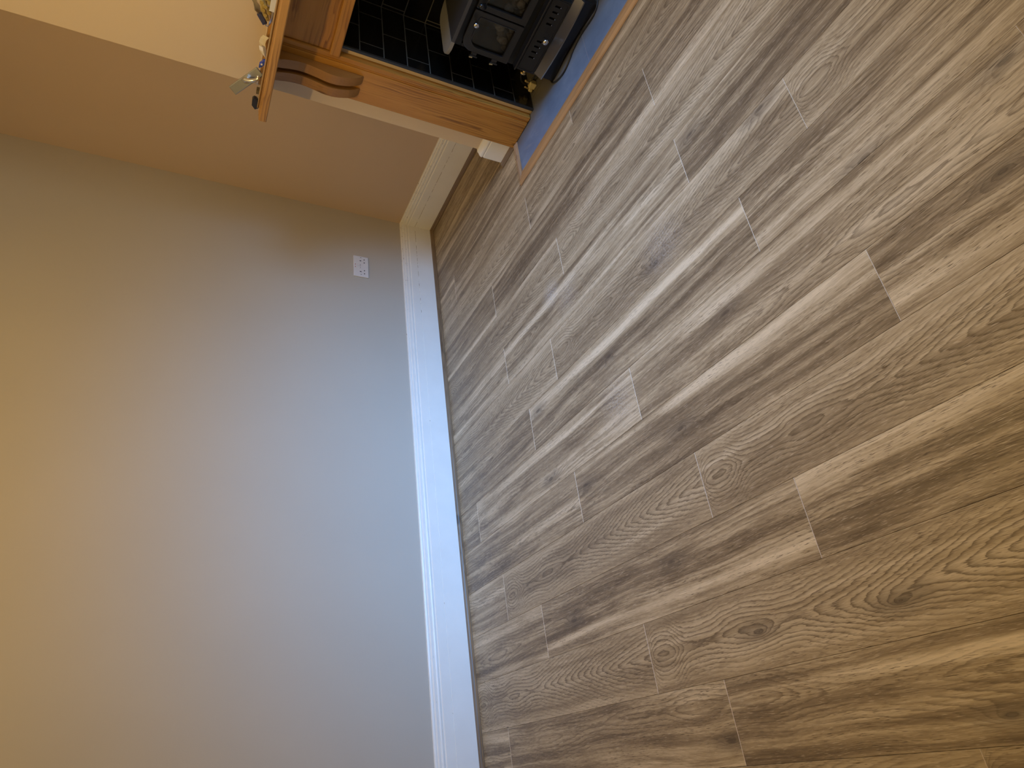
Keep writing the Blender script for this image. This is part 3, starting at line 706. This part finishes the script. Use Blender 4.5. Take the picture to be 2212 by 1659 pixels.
# ------------------------------------------------------------------ things on the mantel shelf
ZT = SZ + 0.0004
def frame(o, ax, ay, az):
    m = Matrix((ax, ay, az)).transposed().to_4x4(); m.translation = o; return m
dh = empty('door_handle', (1.05, -0.46, ZT), 'spare chrome lever door handle leaning at the left end of the mantel shelf', 'door handle')
d0 = Vector((1.098, -0.452, 1.1405)); dl = Vector((-0.110, -0.006, 0.0795)).normalized(); dn = Vector((0.22, -0.93, 0.26)).normalized()
dw = dl.cross(dn).normalized(); dn = dw.cross(dl).normalized()
bm = B((0.0, 0.150, -0.019, 0.019, -0.0035, 0.0035), bev=0.003, seg=2)
for qx in (0.012, 0.138):
    for qy in (-0.012, 0.012): box(bm, qx - 0.002, qx + 0.002, qy - 0.002, qy + 0.002, 0.0034, 0.0042)
mt = frame(d0 + dw * 0.0, dl, dw, dn); bm.transform(mt)
lowest = min(v.co.z for v in bm.verts); dz_ = ZT + 0.0002 - lowest
mt.translation = mt.translation + Vector((0, 0, dz_))
bmesh.ops.translate(bm, verts=bm.verts[:], vec=(0, 0, dz_)); child('back_plate', bm, M_satin, dh)
bm = bmesh.new(); tube([mt @ Vector((0.070, 0.0, 0.003)), mt @ Vector((0.062, 0.004, 0.030)), mt @ Vector((0.052, 0.012, 0.052))], 0.0095, 12, bm); child('lever_neck', bm, M_chrome, dh, True)
bm = bmesh.new(); tube([mt @ Vector((0.052, 0.012, 0.050)), mt @ Vector((0.030, -0.004, 0.055)), mt @ Vector((0.006, -0.012, 0.052)), mt @ Vector((-0.004, -0.004, 0.050))], lambda t: 0.0085 - 0.003 * t, 12, bm)
child('lever', bm, M_chrome, dh, True)
bl = obj('plastic_block', B((0.976 + .012, 1.006, -0.452, -0.428, ZT, ZT + 0.014), bev=0.001), plain('olive_block', (0.13, 0.10, 0.045), 0.6)); tag(bl, 'small olive-brown block beside the chrome lever handle on the mantel shelf', 'block')
hexo = [(0.999, 1.1365), (1.0125, 1.150), (1.0105, 1.162), (0.999, 1.1665), (0.962, 1.1605), (0.9505, 1.149), (0.957, 1.1365)]
hexo = [(0.992, ZT), (1.008, ZT + 0.012), (1.010, ZT + 0.022), (1.002, ZT + 0.028), (0.972, ZT + 0.026), (0.956, ZT + 0.012), (0.966, ZT)]
hexo = [(x + 0.012, z) for x, z in hexo]
fb = tag(obj('key_fob', prism(hexo, 1, -0.523, -0.510, 0.0015), M_blackplastic), 'black six-sided plastic fob standing at the left end of the mantel shelf', 'fob')
fbe = obj('rim', prism([(x, z) for x, z in hexo], 1, -0.5095, -0.5065), M_satin, fb)
# white cable-tie strap
st_ = empty('plastic_strap', (1.19, -0.42, ZT), 'curled white plastic strap lying on the mantel shelf beside the blue clip', 'strap')
def ribbon(pts, w, th):
    bm = bmesh.new(); rows = []
    for (x, y, z, tw) in pts: rows.append([bm.verts.new((x, y + a * w * math.cos(tw), z + a * w * math.sin(tw) + b * th)) for a, b in ((-1, -1), (1, -1), (1, 1), (-1, 1))])
    for a, b in zip(rows, rows[1:]):
        for i in range(4): bm.faces.new((a[i], a[(i + 1) % 4], b[(i + 1) % 4], b[i]))
    bm.faces.new(rows[0]); bm.faces.new(rows[-1][::-1]); return bm
bm = ribbon([(1.232, -0.42, 1.150, 1.2), (1.218, -0.42, 1.158, 1.3), (1.200, -0.42, 1.1605, 1.35), (1.186, -0.42, 1.156, 1.2), (1.176, -0.42, 1.151, 0.9), (1.163, -0.42, 1.149, 0.8), (1.150, -0.42, 1.146, 0.7)], 0.0105, 0.0012)
lo = min(v.co.z for v in bm.verts); bmesh.ops.translate(bm, verts=bm.verts[:], vec=(0, 0, ZT + 0.0002 - lo)); child('strap', bm, plain('off_white_plastic', (0.74, 0.70, 0.58), 0.4), st_)
bm = ribbon([(1.194, -0.436, 1.163, 1.1), (1.180, -0.440, 1.160, 1.0), (1.166, -0.438, 1.152, 0.8), (1.152, -0.432, 1.143, 0.6)], 0.007, 0.001)
lo = min(v.co.z for v in bm.verts); bmesh.ops.translate(bm, verts=bm.verts[:], vec=(0, 0, ZT + 0.0002 - lo)); child('strap_tail', bm, M_white, st_)
clip = empty('blue_clip', (1.125, -0.44, ZT), 'small bright blue plastic clip on the mantel shelf next to the white strap', 'clip')
bm = prism([(1.146, ZT), (1.141, ZT + 0.010), (1.130, ZT + 0.013), (1.124, ZT + 0.020), (1.106, ZT + 0.021), (1.113, ZT + 0.010), (1.124, ZT + 0.004), (1.131, ZT)], 1, -0.447, -0.431, 0.001); child('clip_body', bm, M_blue, clip)
child('clip_pin', B((1.122, 1.130, -0.4485, -0.446, ZT + 0.009, ZT + 0.016), bev=0.001), M_white, clip)
# loose lath lying slightly askew along the shelf
bt = prism([(0.0, 0.0015), (0.0015, 0.0), (0.040, 0.0), (0.040, 0.0062), (-0.0035, 0.0062), (-0.0035, 0.0045)], 0, 0.0, 0.72)
bt.transform(Matrix.Translation((0.990, -0.532, ZT)) @ Matrix.Rotation(math.radians(-2.6), 4, 'Z'))
tag(obj('lath', bt, timber('tan_lath', 0, (0.26, 0.16, 0.06), (0.42, 0.29, 0.135), (0.50, 0.36, 0.18), 0.5)), 'loose tan timber lath lying along the mantel shelf behind its front edge', 'lath')
# bag of wall plugs
bag = empty('plug_bag', (1.36, -0.43, ZT), 'clear plastic bag of yellow and navy wall plugs on the mantel shelf above the frieze', 'bag')
rb = random.Random(5)
bm = bmesh.new(); bv = ball(bm, (0, 0, 0), 1.0, sub=3)
for v in bv:
    c = v.co.copy(); k = 1 + 0.07 * math.sin(c.x * 9 + c.z * 7) + 0.05 * math.sin(c.y * 13 + c.x * 5)
    v.co = Vector((1.372 + c.x * 0.085 * k * (1.0 if c.x > 0 else 1.05 - 0.25 * max(0, c.z)), -0.432 + c.y * 0.040 * k, ZT + 0.002 + max(0.0, (c.z + 0.72) * 0.050 * k * (1 - 0.45 * max(0, -c.x)))))
child('bag_film', bm, M_bag, bag, True)
for (x, y, z, r) in ((1.321, -0.452, 1.156, 0.0062), (1.336, -0.456, 1.166, 0.0070), (1.352, -0.455, 1.176, 0.0080), (1.366, -0.452, 1.170, 0.0078), (1.349, -0.456, 1.154, 0.0072), (1.378, -0.452, 1.184, 0.007), (1.384, -0.450, 1.158, 0.0075), (1.398, -0.450, 1.172, 0.008), (1.412, -0.448, 1.160, 0.0075)):
    bm = bmesh.new(); a = rb.uniform(-0.5, 0.5)
    tube([(x, y, z), (x + 0.010 * math.sin(a), y + 0.026, z + 0.004 * math.cos(a))], r, 10, bm)
    child('wall_plug', bm, M_plug, bag)
bm = B((-0.021, 0.021, -0.005, 0.005, -0.0085, 0.0085), bev=0.001); bm.transform(Matrix.Translation((1.318, -0.452, 1.174)) @ Matrix.Rotation(math.radians(-38), 4, 'Y')); child('plug_strip', bm, M_navy, bag)
child('header_card', B((1.368, 1.425, -0.470, -0.4675, ZT + 0.001, ZT + 0.021), bev=0.0005), M_paper, bag)
